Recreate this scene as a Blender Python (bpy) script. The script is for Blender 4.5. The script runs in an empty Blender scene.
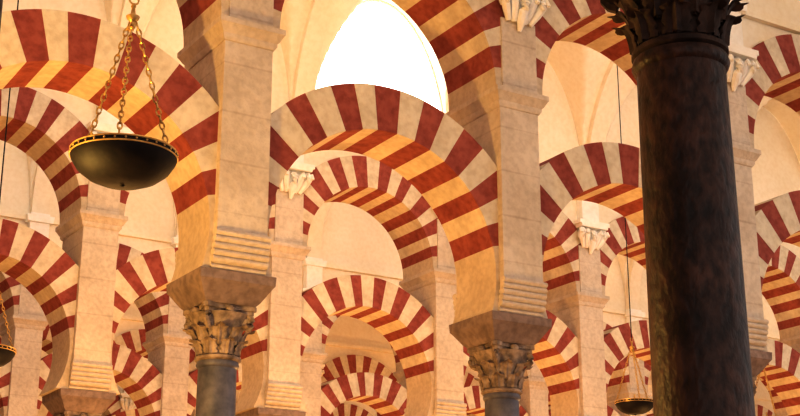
import bpy, bmesh, math, random
from math import sin, cos, pi, sqrt, radians
from mathutils import Vector, Matrix
random.seed(4)
scene = bpy.context.scene
scene.view_settings.view_transform = 'Standard'
scene.view_settings.look = 'None'
scene.view_settings.exposure = 0.38
scene.view_settings.gamma = 0.70

# ------------------------------------------------------------------ materials
def lin(c):
    return tuple(((v/255)/12.92 if v/255 <= .04045 else ((v/255+.055)/1.055)**2.4) for v in c) + (1,)

def mat(name, c1, c2, scale=3.0, rough=.85, bump=.25, c3=None, fine=14.0, spec=.3, blocks=None, metal=0.0, stretch=None, fmix=.2):
    m = bpy.data.materials.new(name); m.use_nodes = True
    nt = m.node_tree; N = nt.nodes; L = nt.links
    b = N['Principled BSDF']
    b.inputs['Roughness'].default_value = rough
    b.inputs['Metallic'].default_value = metal
    b.inputs['Specular IOR Level'].default_value = spec
    geo = N.new('ShaderNodeNewGeometry')
    vec = geo.outputs['Position']
    if stretch:
        mp = N.new('ShaderNodeMapping'); mp.inputs['Scale'].default_value = stretch
        L.new(vec, mp.inputs['Vector']); vec = mp.outputs['Vector']
    n1 = N.new('ShaderNodeTexNoise'); n1.inputs['Scale'].default_value = scale; n1.inputs['Detail'].default_value = 6
    n1.inputs['Roughness'].default_value = .6
    n2 = N.new('ShaderNodeTexNoise'); n2.inputs['Scale'].default_value = fine; n2.inputs['Detail'].default_value = 3
    L.new(vec, n1.inputs['Vector']); L.new(vec, n2.inputs['Vector'])
    r = N.new('ShaderNodeValToRGB')
    r.color_ramp.elements[0].position = .30; r.color_ramp.elements[0].color = lin(c1)
    r.color_ramp.elements[1].position = .68; r.color_ramp.elements[1].color = lin(c2)
    L.new(n1.outputs['Fac'], r.inputs['Fac'])
    col = r.outputs['Color']
    r2 = N.new('ShaderNodeValToRGB')
    r2.color_ramp.elements[0].position = .34; r2.color_ramp.elements[0].color = lin(c3 if c3 else c1)
    r2.color_ramp.elements[1].position = .60; r2.color_ramp.elements[1].color = (1, 1, 1, 1)
    L.new(n2.outputs['Fac'], r2.inputs['Fac'])
    mx = N.new('ShaderNodeMixRGB'); mx.blend_type = 'MULTIPLY'; mx.inputs['Fac'].default_value = fmix
    L.new(col, mx.inputs['Color1']); L.new(r2.outputs['Color'], mx.inputs['Color2'])
    col = mx.outputs['Color']
    h = n2.outputs['Fac']
    if blocks:
        sp = N.new('ShaderNodeSeparateXYZ'); L.new(geo.outputs['Position'], sp.inputs[0])
        md = N.new('ShaderNodeMath'); md.operation = 'PINGPONG'; md.inputs[1].default_value = blocks/2
        L.new(sp.outputs['Z'], md.inputs[0])
        ad = N.new('ShaderNodeMath'); ad.operation = 'MULTIPLY_ADD'; ad.inputs[1].default_value = .03
        L.new(n1.outputs['Fac'], ad.inputs[0]); L.new(md.outputs[0], ad.inputs[2])
        lt = N.new('ShaderNodeMapRange'); lt.inputs['From Min'].default_value = .012; lt.inputs['From Max'].default_value = .028
        lt.inputs['To Min'].default_value = .40; lt.inputs['To Max'].default_value = 0
        L.new(ad.outputs[0], lt.inputs['Value'])
        m2 = N.new('ShaderNodeMixRGB'); m2.blend_type = 'MULTIPLY'
        m2.inputs['Color2'].default_value = (.62, .52, .44, 1)
        L.new(lt.outputs[0], m2.inputs['Fac']); L.new(col, m2.inputs['Color1']); col = m2.outputs['Color']
    L.new(col, b.inputs['Base Color'])
    bp = N.new('ShaderNodeBump'); bp.inputs['Strength'].default_value = bump; bp.inputs['Distance'].default_value = .03
    L.new(h, bp.inputs['Height']); L.new(bp.outputs['Normal'], b.inputs['Normal'])
    return m

M_red   = mat('red_brick_voussoir', (154,84,76), (180,106,94), 4, .85, .3, (170,130,120), fmix=.35)
M_white = mat('limestone_voussoir', (216,206,188), (235,226,208), 3, .85, .3, (200,180,150), fmix=.25)
M_stone = mat('pier_limestone', (210,198,184), (228,218,206), 2.0, .9, .4, (180,168,155), fine=18, blocks=.46, fmix=.2)
M_foot  = mat('springer_stone', (206,192,172), (225,212,194), 2.0, .9, .35, (185,168,145), fine=18, fmix=.22)
M_cim   = mat('impost_block_stone', (138,122,118), (170,152,144), 3, .85, .3, (120,105,100), fmix=.3)
M_cap   = mat('capital_marble', (132,118,108), (184,166,150), 7, .7, .3, (110,92,82), fmix=.35)
M_capd  = mat('capital_dark_marble', (44,30,26), (92,68,56), 9, .7, .4, (50,36,30), fmix=.5)
M_plast = mat('vault_plaster', (242,232,210), (249,242,226), 1.0, .9, .05, (232,222,200))
M_trim  = mat('white_plaster_trim', (248,245,238), (253,252,248), 3, .8, .1, (228,220,208))
M_grey  = mat('grey_marble_shaft', (84,84,98), (122,120,132), 6, .45, .1, (70,70,76), spec=.5)
M_dark  = mat('dark_marble_shaft', (40,23,19), (94,64,52), 6, .5, .35, (70,52,46), fine=26, spec=.35, stretch=(1,1,.6), fmix=.7)
M_pink  = mat('pink_marble_shaft', (110,80,72), (150,118,106), 6, .45, .1, (90,66,60), spec=.5)
M_floor = mat('floor_marble', (120,90,70), (150,120,95), 1.5, .4, .05)
M_wall  = mat('wall_plaster', (190,150,105), (214,176,132), 1.5, .9, .2)
M_iron  = mat('dark_bronze', (22,15,15), (38,28,27), 12, .6, .1, spec=.35, metal=.1)
M_gold  = mat('gilded_brass', (205,172,110), (236,208,146), 14, .4, .1, spec=.6, metal=.6)
M_win = bpy.data.materials.new('window_daylight'); M_win.use_nodes = True
nt = M_win.node_tree; nt.nodes.clear()
e = nt.nodes.new('ShaderNodeEmission'); e.inputs['Color'].default_value = (1, .97, .93, 1); e.inputs['Strength'].default_value = 3.4
o = nt.nodes.new('ShaderNodeOutputMaterial'); nt.links.new(e.outputs[0], o.inputs[0])

# ------------------------------------------------------------------ helpers
def finish(bm, name, mats, smooth=None):
    me = bpy.data.meshes.new(name)
    bmesh.ops.recalc_face_normals(bm, faces=bm.faces[:])
    bm.to_mesh(me); bm.free()
    for m in mats: me.materials.append(m)
    if smooth is not None:
        me.shade_smooth()
        me.set_sharp_from_angle(angle=radians(smooth))
    return me

def add(name, me, parent=None, loc=(0,0,0), rz=0, sc=1):
    ob = bpy.data.objects.new(name, me)
    scene.collection.objects.link(ob)
    ob.location = loc; ob.rotation_euler = (0,0,rz); ob.scale = (sc,sc,sc)
    if parent: ob.parent = parent
    return ob

def empty(name, loc=(0,0,0)):
    ob = bpy.data.objects.new(name, None); scene.collection.objects.link(ob)
    ob.location = loc; ob.empty_display_size = .2
    return ob

def prism(bm, poly, y0, y1, mi):
    a = [bm.verts.new((x, y0, z)) for x, z in poly]
    b = [bm.verts.new((x, y1, z)) for x, z in poly]
    n = len(poly); fs = [bm.faces.new(a), bm.faces.new(b[::-1])]
    for i in range(n):
        fs.append(bm.faces.new((a[i], b[i], b[(i+1)%n], a[(i+1)%n])))
    for f in fs: f.material_index = mi

def loft(bm, rings, mi=0, off=(0,0)):
    prev = None
    ox, oy = off
    for k,(z,hx,hy) in enumerate(rings):
        vs = [bm.verts.new((ox+sx*hx, oy+sy*hy, z)) for sx,sy in ((-1,-1),(1,-1),(1,1),(-1,1))]
        if prev is None: f = bm.faces.new(vs); f.material_index = mi
        else:
            for i in range(4):
                f = bm.faces.new((prev[i], prev[(i+1)%4], vs[(i+1)%4], vs[i])); f.material_index = mi
        prev = vs
    f = bm.faces.new(prev); f.material_index = mi

def lathe(bm, prof, seg=32, mi=0, c=(0,0), capends=True):
    prev = None
    for k,(r,z) in enumerate(prof):
        vs = [bm.verts.new((c[0]+r*cos(2*pi*i/seg), c[1]+r*sin(2*pi*i/seg), z)) for i in range(seg)]
        if prev:
            for i in range(seg):
                f = bm.faces.new((prev[i], prev[(i+1)%seg], vs[(i+1)%seg], vs[i])); f.material_index = mi
        elif capends:
            f = bm.faces.new(vs); f.material_index = mi
        prev = vs
    if capends:
        f = bm.faces.new(prev); f.material_index = mi

def tube(bm, pts, r, seg=6, mi=0, closed=False):
    rings = []
    n = len(pts)
    for i,p in enumerate(pts):
        p = Vector(p)
        if closed: t = Vector(pts[(i+1)%n]) - Vector(pts[i-1])
        else: t = Vector(pts[min(i+1,n-1)]) - Vector(pts[max(i-1,0)])
        t.normalize()
        up = Vector((0,0,1)) if abs(t.z) < .95 else Vector((1,0,0))
        a = t.cross(up).normalized(); b = t.cross(a)
        rr = r[i] if isinstance(r,(list,tuple)) else r
        rings.append([bm.verts.new(p + a*rr*cos(2*pi*k/seg) + b*rr*sin(2*pi*k/seg)) for k in range(seg)])
    m = n if closed else n-1
    for i in range(m):
        A, B = rings[i], rings[(i+1)%n]
        for k in range(seg):
            f = bm.faces.new((A[k], A[(k+1)%seg], B[(k+1)%seg], B[k])); f.material_index = mi
    if not closed:
        bm.faces.new(rings[0]).material_index = mi; bm.faces.new(rings[-1]).material_index = mi

# heights (m)
Z_CAPB, Z_CIMB, Z_SPR, Z_PIER, Z_IMP0, Z_IMP1 = 3.84, 4.31, 4.56, 4.90, 6.65, 6.84
Z_VS = 8.62
WALL_H = .36

# ------------------------------------------------------------------ column meshes
def column_mesh(name, m, r=.172):
    bm = bmesh.new()
    loft(bm, [(0,.30,.30),(.10,.30,.30)], 1)
    prof = [(.27,.10),(.285,.13),(.27,.17),(.22,.19),(.21,.22),(.235,.25),(.22,.28),(r+.015,.30),(r+.01,.36)]
    for k in range(9):
        t = k/8; prof.append((r*(1.03-.07*t*t), .4+t*(Z_CAPB-.46)))
    prof += [(r+.004,Z_CAPB-.05),(r+.012,Z_CAPB-.03),(r+.004,Z_CAPB)]
    lathe(bm, prof, 40, 0)
    return finish(bm, name, [m, M_cim], 40)

def capital_mesh(name, m):
    bm = bmesh.new(); H = Z_CIMB - Z_CAPB
    def bell(t): return .165 + .035*t + .07*t**3
    lathe(bm, [(.18,Z_CAPB),(.20,Z_CAPB+.015),(.20,Z_CAPB+.035),(.18,Z_CAPB+.05)] +
              [(bell(t/8), Z_CAPB+.05+(H-.12)*t/8) for t in range(9)], 32)
    def leaf(ang, z0, h, w, out):
        rows = []
        for j in range(9):
            t = j/8
            ww = w*(1-.25*t)*(1+.16*sin(t*6*pi))*(1 if t < .85 else .55)
            rr = bell(min(1,(z0-Z_CAPB+h*t)/H)) + .014 + out*t**3
            zz = z0 + h*t - (.45*h*max(0,t-.72)/.28*.5)
            row = []
            for q in range(7):
                s = (q-3)/3
                r2 = rr + .022*(1-abs(s)) - (.012 if q in (2,4) else 0)
                a = ang + s*ww/ .2
                row.append(bm.verts.new((r2*cos(a), r2*sin(a), zz - .02*abs(s)*t)))
            rows.append(row)
        inner = [[bm.verts.new((v.co.x*.93, v.co.y*.93, v.co.z-.006)) for v in row] for row in rows]
        for R, fl in ((rows,0),(inner,1)):
            for j in range(8):
                for q in range(6): bm.faces.new((R[j][q],R[j][q+1],R[j+1][q+1],R[j+1][q]))
        for j in range(8):
            bm.faces.new((rows[j][0],rows[j+1][0],inner[j+1][0],inner[j][0]))
            bm.faces.new((rows[j][6],rows[j+1][6],inner[j+1][6],inner[j][6]))
        for q in range(6): bm.faces.new((rows[8][q],rows[8][q+1],inner[8][q+1],inner[8][q]))
    for k in range(8): leaf(k*pi/4, Z_CAPB+.05, .17, .066, .055)
    for k in range(8): leaf(k*pi/4+pi/8, Z_CAPB+.13, .21, .066, .075)
    for k in range(4):
        a = pi/4 + k*pi/2; d = Vector((cos(a), sin(a), 0))
        pts = []; rad = []
        for j in range(22):
            t = j/21; th = -pi/2 + t*3.6*pi; rr = .07*(1-.72*t)
            pts.append(d*(.245 + rr*cos(th)*.9) + Vector((0,0,Z_CIMB-.13 + rr*sin(th)))); rad.append(.026*(1-.4*t))
        tube(bm, pts, rad, 6)
        pts = [d*(.18+.07*t*t) + Vector((0,0,Z_CIMB-.30+.20*t)) for t in (0,.3,.6,.85,1)]
        tube(bm, pts, [.02,.026,.03,.03,.026], 6)
        a2 = k*pi/2; d2 = Vector((cos(a2), sin(a2),0))
        bmesh.ops.create_uvsphere(bm, u_segments=10, v_segments=6, radius=.045, matrix=Matrix.Translation(d2*.225+Vector((0,0,Z_CIMB-.05))))
    poly = []
    for k in range(4):
        c0 = Vector((cos(pi/4+k*pi/2), sin(pi/4+k*pi/2)))*.35; c1 = Vector((cos(pi/4+(k+1)*pi/2), sin(pi/4+(k+1)*pi/2)))*.35
        for j in range(8):
            t = j/8; p = c0.lerp(c1, .06+.88*t) if j else c0.lerp(c1,.06)
            mid = (c0+c1)*.5; p = p - mid.normalized()*.045*sin(pi*t)
            poly.append(p)
        poly.append(c0.lerp(c1,.94))
    for z0,z1,s in ((Z_CIMB-.075,Z_CIMB-.04,.93),(Z_CIMB-.04,Z_CIMB,1.0)):
        a = [bm.verts.new((p.x*s,p.y*s,z0)) for p in poly]; b = [bm.verts.new((p.x*s,p.y*s,z1)) for p in poly]
        bm.faces.new(a); bm.faces.new(b)
        for i in range(len(poly)): bm.faces.new((a[i],a[(i+1)%len(poly)],b[(i+1)%len(poly)],b[i]))
    return finish(bm, name, [m], 45)

def pier_mesh():
    bm = bmesh.new()
    loft(bm, [(Z_CIMB,.23,.23),(Z_CIMB+.03,.26,.26),(Z_CIMB+.15,.335,.345),(Z_CIMB+.17,.35,.365),(Z_SPR,.355,.37)], 1)
    hw = .235
    loft(bm, [(Z_SPR,hw,.30),(Z_PIER-.02,hw,.30)], 0)
    loft(bm, [(Z_PIER-.03,hw,.405),(Z_IMP0+.01,hw,.405)], 0)
    n = 6
    for side in (-1,1):
        for k in range(n):
            z = Z_SPR + .03 + (Z_PIER-Z_SPR-.05)*k/(n-1)*.97
            y = side*(.325 + .085*sqrt(k/(n-1)))
            ringA=[];ringB=[]
            for q in range(12):
                a = 2*pi*q/12
                ringA.append(bm.verts.new((-hw-.022, y+.042*cos(a), z+.031*sin(a))))
                ringB.append(bm.verts.new((hw+.022, y+.042*cos(a), z+.031*sin(a))))
            bm.faces.new(ringA); bm.faces.new(ringB)
            for q in range(12): bm.faces.new((ringA[q],ringA[(q+1)%12],ringB[(q+1)%12],ringB[q]))
            y0,y1 = sorted((side*.28, y))
            prism(bm, [(-hw,z-.034),(hw,z-.034),(hw,z+.034),(-hw,z+.034)], y0, y1, 0)
    loft(bm, [(Z_IMP0,hw+.01,.415),(Z_IMP0+.03,hw+.03,.435),(Z_IMP0+.06,hw+.03,.435),(Z_IMP0+.075,hw+.045,.45),
              (Z_IMP0+.13,hw+.075,.48),(Z_IMP0+.14,hw+.085,.49),(Z_IMP1,hw+.085,.49)], 0)
    loft(bm, [(Z_IMP1-.01,hw-.02,.435),(7.62,hw-.02,.435)], 0)
    return finish(bm, 'pier', [M_stone, M_cim], 35)

def ornament_mesh():
    bm = bmesh.new()
    for side in (-1,1):
        y0 = side*.43
        def P(x,y,z): return (x, y0+side*y, z)
        a,b = sorted((y0, y0+side*.17))
        prism(bm, [(-.30,7.95),(.30,7.95),(.30,8.01),(-.30,8.01)], a, b, 0)
        prism(bm, [(-.26,7.90),(.26,7.90),(.27,7.95),(-.27,7.95)], a, b-.02 if side>0 else b, 0)
        prism(bm, [(-.10,7.62),(.10,7.62),(.19,7.90),(-.19,7.90)], *sorted((y0, y0+side*.07)), 0)
        for x,zt,s in ((-.2,7.80,1),(0,7.76,1.15),(.2,7.80,1)):
            pts=[]; rad=[]
            for j in range(16):
                t=j/15; th=pi/2 - t*2.6*pi; rr=.075*(1-.6*t)*s
                pts.append(P(x+ (0 if x==0 else math.copysign(.02,x)), .06+rr*cos(th)+.02, zt+rr*sin(th))); rad.append(.038*s*(1-.3*t))
            tube(bm, pts, rad, 6)
        for x in (-.24,-.12,.12,.24):
            tube(bm, [P(x*.55,.02,7.60),P(x*.8,.07,7.70),P(x,.11,7.80),P(x*1.12,.15,7.84),P(x*1.15,.17,7.79)], [.03,.045,.05,.04,.02], 7)
        tube(bm, [P(0,.02,7.50),P(0,.06,7.60),P(0,.10,7.70),P(0,.13,7.72)], [.02,.05,.055,.02], 8)
        a,b = sorted((side*.33, side*.50))
        prism(bm, [(-.17,8.0),(.17,8.0),(.17,Z_VS+.05),(-.17,Z_VS+.05)], a, b, 0)
        a,b = sorted((side*.33, side*.55))
        prism(bm, [(-.22,Z_VS-.12),(.22,Z_VS-.12),(.24,Z_VS+.0),(-.24,Z_VS+.0)], a, b, 0)
    return finish(bm, 'ornament', [M_trim], 40)

def ring_wedges(bm, R1, R2, B, zc, a0, a1, n, dep, zmin, foot=True):
    half = B/2
    def outer(th):
        r = R2
        c = abs(cos(th))
        if c > 1e-4: r = min(r, half/c)
        if sin(th) < -1e-3: r = min(r, (zc-zmin)/-sin(th))
        return max(r, R1+.002)
    def wedge(t0, t1, mi, dj, st=4):
        poly = [(R1*cos(t0+(t1-t0)*i/st), zc+R1*sin(t0+(t1-t0)*i/st)) for i in range(st+1)]
        poly += [(outer(t)*cos(t), zc+outer(t)*sin(t)) for t in [t1-(t1-t0)*i/st for i in range(st+1)]]
        prism(bm, poly, -dep-dj, dep+dj, mi)
    da = (a1-a0)/n
    edges = [a0] + [a0+k*da+random.uniform(-.10,.10)*da for k in range(1,n)] + [a1]
    for k in range(n):
        wedge(edges[k], edges[k+1], 0 if k%2==0 else 1, .004 if k%2 else 0)
    if foot:
        s0 = math.asin((zmin-zc)/R1) if zmin < zc else 0
        wedge(s0, a0, 2, .006, 8); wedge(a1, pi-s0, 2, .006, 8)

def arch_meshes(B, tag):
    R1 = B/2 - .275; t = .45
    R2 = R1 + t
    zc = 6.60 - R2
    n = 17 if B > 2.9 else 19
    bm = bmesh.new()
    ring_wedges(bm, R1, R2, B, zc, radians(13), radians(167), n, .33, Z_SPR)
    lo = finish(bm, 'lower_arch_'+tag, [M_red, M_white, M_foot], 20)
    bm = bmesh.new()
    R1u = B/2-.29; R2u = R1u+.47; zu = Z_IMP1+.02
    ring_wedges(bm, R1u, R2u, B, zu, radians(9), radians(171), n, .415, Z_IMP1-.02)
    up = finish(bm, 'upper_arch_'+tag, [M_red, M_white, M_foot], 20)
    bm = bmesh.new()
    n = 40; top = Z_VS+.02
    poly = [(-B/2, top)]
    for i in range(n+1):
        u = -B/2 + B*i/n
        poly.append((u, zu + sqrt(max(0,(R2u-.03)**2-u*u))))
    poly.append((B/2, top))
    for y in (-WALL_H, WALL_H):
        tv=[bm.verts.new((p[0],y,top)) for p in poly[1:-1]]; bv=[bm.verts.new((p[0],y,p[1])) for p in poly[1:-1]]
        for i in range(n): bm.faces.new((bv[i],bv[i+1],tv[i+1],tv[i]))
    for s in (-1,1):
        a,b = sorted((s*(WALL_H-.02), s*(WALL_H+.07)))
        prism(bm, [(-B/2,Z_VS-.08),(B/2,Z_VS-.08),(B/2,Z_VS),(-B/2,Z_VS)], a, b, 0)
    prism(bm, [(-B/2,Z_VS),(B/2,Z_VS),(B/2,Z_VS+2.6),(-B/2,Z_VS+2.6)], -WALL_H+.004, WALL_H-.004, 0)
    sp = finish(bm, 'spandrel_'+tag, [M_plast], 30)
    return lo, up, sp

def vault_meshes(B, W, tag):
    HB, HL = 2.75, 2.35; r = B/2 - .16
    def h1(v): return HB*sqrt(max(0,1-(v/W)**2))
    def h2(u): return HL*sqrt(max(0,1-(u/r)**2)) if abs(u) < r else -1
    bm = bmesh.new(); nu, nv = 44, 80
    G = []
    us = [-B/2] + [-r*cos(pi*i/(nu-2)) for i in range(nu-1)] + [B/2]
    vs_ = [-W*cos(pi*j/nv) for j in range(nv+1)]
    for u in us:
        G.append([bm.verts.new((u, v, Z_VS + max(h1(v), h2(u), 0))) for v in vs_])
    for i in range(len(us)-1):
        for j in range(nv):
            bm.faces.new((G[i][j],G[i+1][j],G[i+1][j+1],G[i][j+1]))
    for s in (-1,1):
        prev=None
        for j in range(41):
            v = -W*cos(pi*j/40); z = Z_VS+h1(v)
            q = [(s*B/2, v, z+.02),(s*(B/2-.15), v, z+.02),(s*(B/2-.15), v*.965, Z_VS+(z-Z_VS)*.965),(s*B/2, v*.965, Z_VS+(z-Z_VS)*.965)]
            c=[bm.verts.new(p) for p in q]
            if prev:
                for k in range(4): bm.faces.new((prev[k],prev[(k+1)%4],c[(k+1)%4],c[k])).material_index=0
            prev=c
    v = finish(bm, 'vault_'+tag, [M_plast, M_trim], 50)
    bm = bmesh.new(); y = W-.015; wx=r*.985; wh=HL*.985; z0=Z_VS+.01
    arc=[(-wx*cos(pi*i/28), z0+wh*sin(pi*i/28)) for i in range(29)]
    vv=[bm.verts.new((x,y,z)) for x,z in arc]; f=bm.faces.new(vv); f.material_index=0
    tube(bm, [(x,y-.005,z) for x,z in arc], .012, 6, 1)
    w = finish(bm, 'window_'+tag, [M_win, M_trim], 40)
    return v, w

# ------------------------------------------------------------------ build
COL = {'grey':column_mesh('shaft_grey',M_grey), 'pink':column_mesh('shaft_pink',M_pink),
       'dark':column_mesh('shaft_dark',M_dark,.190)}
CAP = {'n':capital_mesh('capital',M_cap), 'd':capital_mesh('capital_dark',M_capd)}
PIER = pier_mesh(); ORN = ornament_mesh()
ARCH = {}
def arches(B):
    if B not in ARCH: ARCH[B] = arch_meshes(B, '%d'%int(B*100))
    return ARCH[B]

XMIN = -6.0
rows = [ # y, reference pier x, bay
    (-2.6, 3.77, 2.99), (3.88, 3.77, 2.99), (10.71, 4.78, 2.987), (16.80, 8.30, 2.68), (23.0, 9.30, 2.68),
    (29.2, 9.9, 2.68), (35.4, 10.4, 2.68), (41.6, 11.0, 2.68)]
grid = []
for ri,(y, s0, B) in enumerate(rows):
    xmax = 1.2*max(y,0) + 12
    k0 = math.ceil((XMIN - s0)/B); k1 = math.floor((xmax - s0)/B)
    root = empty('arcade', (0, y, 0))
    lo, up, sp = arches(B)
    grid.append((y, s0, B, k0, k1))
    for k in range(k0, k1+1):
        x = s0 + k*B; t = '%d'%(k-k0+1)
        if ri == 1: cm, cp = COL['dark'], CAP['d']
        elif ri == 2: cm, cp = COL['grey'], CAP['n']
        else: cm, cp = COL[random.choice(['grey','pink','pink'])], CAP['n']
        add('column_'+t, cm, root, (x,0,0))
        add('capital_'+t, cp, root, (x,0,0))
        add('pier_'+t, PIER, root, (x,0,0))
        add('corbel_ornament_'+t, ORN, root, (x,0,0))
        if k < k1:
            add('lower_arch_'+t, lo, root, (x+B/2,0,0))
            add('upper_arch_'+t, up, root, (x+B/2,0,0))
            add('spandrel_wall_'+t, sp, root, (x+B/2,0,0))

VM = {}
for ri in range(1, len(grid)):
    y0 = grid[ri-1][0]; y, s0, B, k0, k1 = grid[ri]
    W = round((y-y0)/2 - WALL_H, 3); key=(B,W)
    if key not in VM: VM[key] = vault_meshes(B, W, '%d_%d'%(B*100,W*100))
    vm, wm = VM[key]
    root = empty('vaulted_ceiling', (0,(y+y0)/2,0))
    for k in range(k0, k1):
        x = s0+k*B+B/2 + (.16 if ri==3 else 0)
        add('vault_bay_%d'%(k-k0+1), vm, root, (x,0,0))
        if (ri==3 and k in (0,)):
            add('window_%d'%(k-k0+1), wm, root, (x,0,0))
        if ri == 2 and k%2 or ri in (3,4) and k%3!=0 or ri>4 and k%4==0:
            add('window_s_%d'%(k-k0+1), wm, root, (x,0,0), rz=pi)  # added out-of-view glowing lunettes, put in to light arcade faces and vaults

def slab(name, x0,x1,y0,y1,z0,z1, m):
    bm=bmesh.new(); loft(bm,[(z0,(x1-x0)/2,(y1-y0)/2),(z1,(x1-x0)/2,(y1-y0)/2)],0)
    return add(name, finish(bm,name,[m]), None, ((x0+x1)/2,(y0+y1)/2,0))
slab('floor', -8, 66, -14, 48, -.2, 0, M_floor)
slab('wall_back', -8, 66, 47, 47.4, 0, 12, M_wall)
slab('wall_left', -7.4, -7.0, -3, 47, 0, 12, M_wall)
slab('wall_right', 65, 65.4, 20, 47, 0, 12, M_wall)

# ------------------------------------------------------------------ hanging lamps
def lamp_mesh():
    bm = bmesh.new(); R=.30
    prof=[(.02,-.165),(.06,-.163),(.13,-.152),(.20,-.122),(.26,-.074),(.292,-.022),(.30,0),(.303,.012),(.298,.028),(.285,.03),(.278,.01),(.24,-.05),(.16,-.10),(.03,-.13)]
    lathe(bm, prof, 48, 0)
    for rr,z,t in ((.301,.000,.005),(.299,.030,.006)):
        tube(bm, [(rr*cos(2*pi*i/48),rr*sin(2*pi*i/48),z) for i in range(48)], t, 6, 1, True)
    for i in range(32):
        a=2*pi*i/32
        g=bmesh.ops.create_uvsphere(bm,u_segments=8,v_segments=5,radius=.007,matrix=Matrix.Translation((.302*cos(a),.302*sin(a),.015)))
        for v in g['verts']:
            for f in v.link_faces: f.material_index=1
    lathe(bm, [(.001,-.176),(.012,-.174),(.010,-.17),(.02,-.162)], 16, 0)
    lathe(bm, [(.02,-.11),(.05,-.08),(.02,-.03),(.018,.03),(.04,.05),(.045,.07),(.012,.085),(.012,.14)], 16, 1)
    for i in range(6):
        a = 2*pi*i/6; tube(bm, [(.02*cos(a),.02*sin(a),.03),(.10*cos(a),.10*sin(a),.0),(.15*cos(a),.15*sin(a),.03)], .006,5,1)
    H=.84
    lathe(bm, [(.004,H-.05),(.015,H-.04),(.022,H-.02),(.015,H),(.035,H+.02),(.04,H+.035),(.015,H+.05),(.01,H+.09),(.016,H+.10),(.004,H+.12)], 16, 1)
    tube(bm, [(.03*cos(2*pi*i/16),0,H+.145+.03*sin(2*pi*i/16)) for i in range(16)], .006, 5, 1, True)
    def chain(p0,p1,L,r,mi):
        p0=Vector(p0);p1=Vector(p1);d=p1-p0;n=max(2,int(d.length/(L*.80)));d.normalize()
        s=d.cross(Vector((.3,.8,.1))).normalized(); t2=d.cross(s)
        step=(p1-p0).length/n
        for i in range(n):
            c=p0+d*step*(i+.5); side=s if i%2 else t2
            tube(bm,[c+d*(L/2)*cos(2*pi*q/10)+side*(L*.26)*sin(2*pi*q/10) for q in range(10)], r,5,mi,True)
    for i in range(3):
        a=2*pi*i/3; chain((.292*cos(a),.292*sin(a),.03),(.025*cos(a),.025*sin(a),H),.050,.0055,1)
    tube(bm, [(0,0,H+.16),(0,0,H+6.2)], .007, 6, 0)
    return finish(bm,'hanging_lamp',[M_iron,M_gold],45)
LM = lamp_mesh()
for (x,y,z,sc,rz) in ((2.52,7.05,4.15,1.0,.06),(3.67,14.0,4.40,1,.1),(12.0,13.6,4.56,.86,.06),(13.5,12.75,4.34,.85,.2)):
    add('hanging_lamp', LM, None, (x,y,z), rz, sc)

# ------------------------------------------------------------------ lights
def point(x,y,z,e,c,r=.25):
    l=bpy.data.lights.new('warm_lamp','POINT'); l.energy=e; l.color=c; l.shadow_soft_size=r
    o=bpy.data.objects.new('floor_lamp_light',l); scene.collection.objects.link(o); o.location=(x,y,z)
warm=(1,.57,.20)
point(0.8, 8.2, 2.4, 820, (1,.64,.19))
for (x,y) in ((6.5,8.2),(10.5,8.4)): point(x,y,1.6,85,(1,.60,.25))
for (x,y) in ((5,13.8),(9.5,13.8),(14,13.8)): point(x,y,2.0,260,warm)
for (x,y) in ((6,20),(12,20),(18,20),(24,20)): point(x,y,2.0,230,warm)
for (x,y) in ((8,26.2),(15,26.2),(22,26.2),(29,26.2)): point(x,y,2.0,330,warm)
for (x,y) in ((14,32.4),(23,32.4),(33,32.4)): point(x,y,2.0,320,warm)
for (x,y) in ((18,38.6),(29,38.6),(40,38.6)): point(x,y,2.0,340,warm)

w = bpy.data.worlds.new('World'); scene.world = w; w.use_nodes=True
w.node_tree.nodes['Background'].inputs['Color'].default_value=(1,.96,.93,1)
w.node_tree.nodes['Background'].inputs['Strength'].default_value=1.4

# ------------------------------------------------------------------ camera
cd = bpy.data.cameras.new('camera'); cam = bpy.data.objects.new('camera', cd); scene.collection.objects.link(cam)
cam.location=(0,0,1.5); cam.rotation_euler=(radians(90+17.8),0,radians(-31.7))
cd.sensor_width=36; cd.lens=36*1377/800; cd.clip_end=300
scene.camera=cam
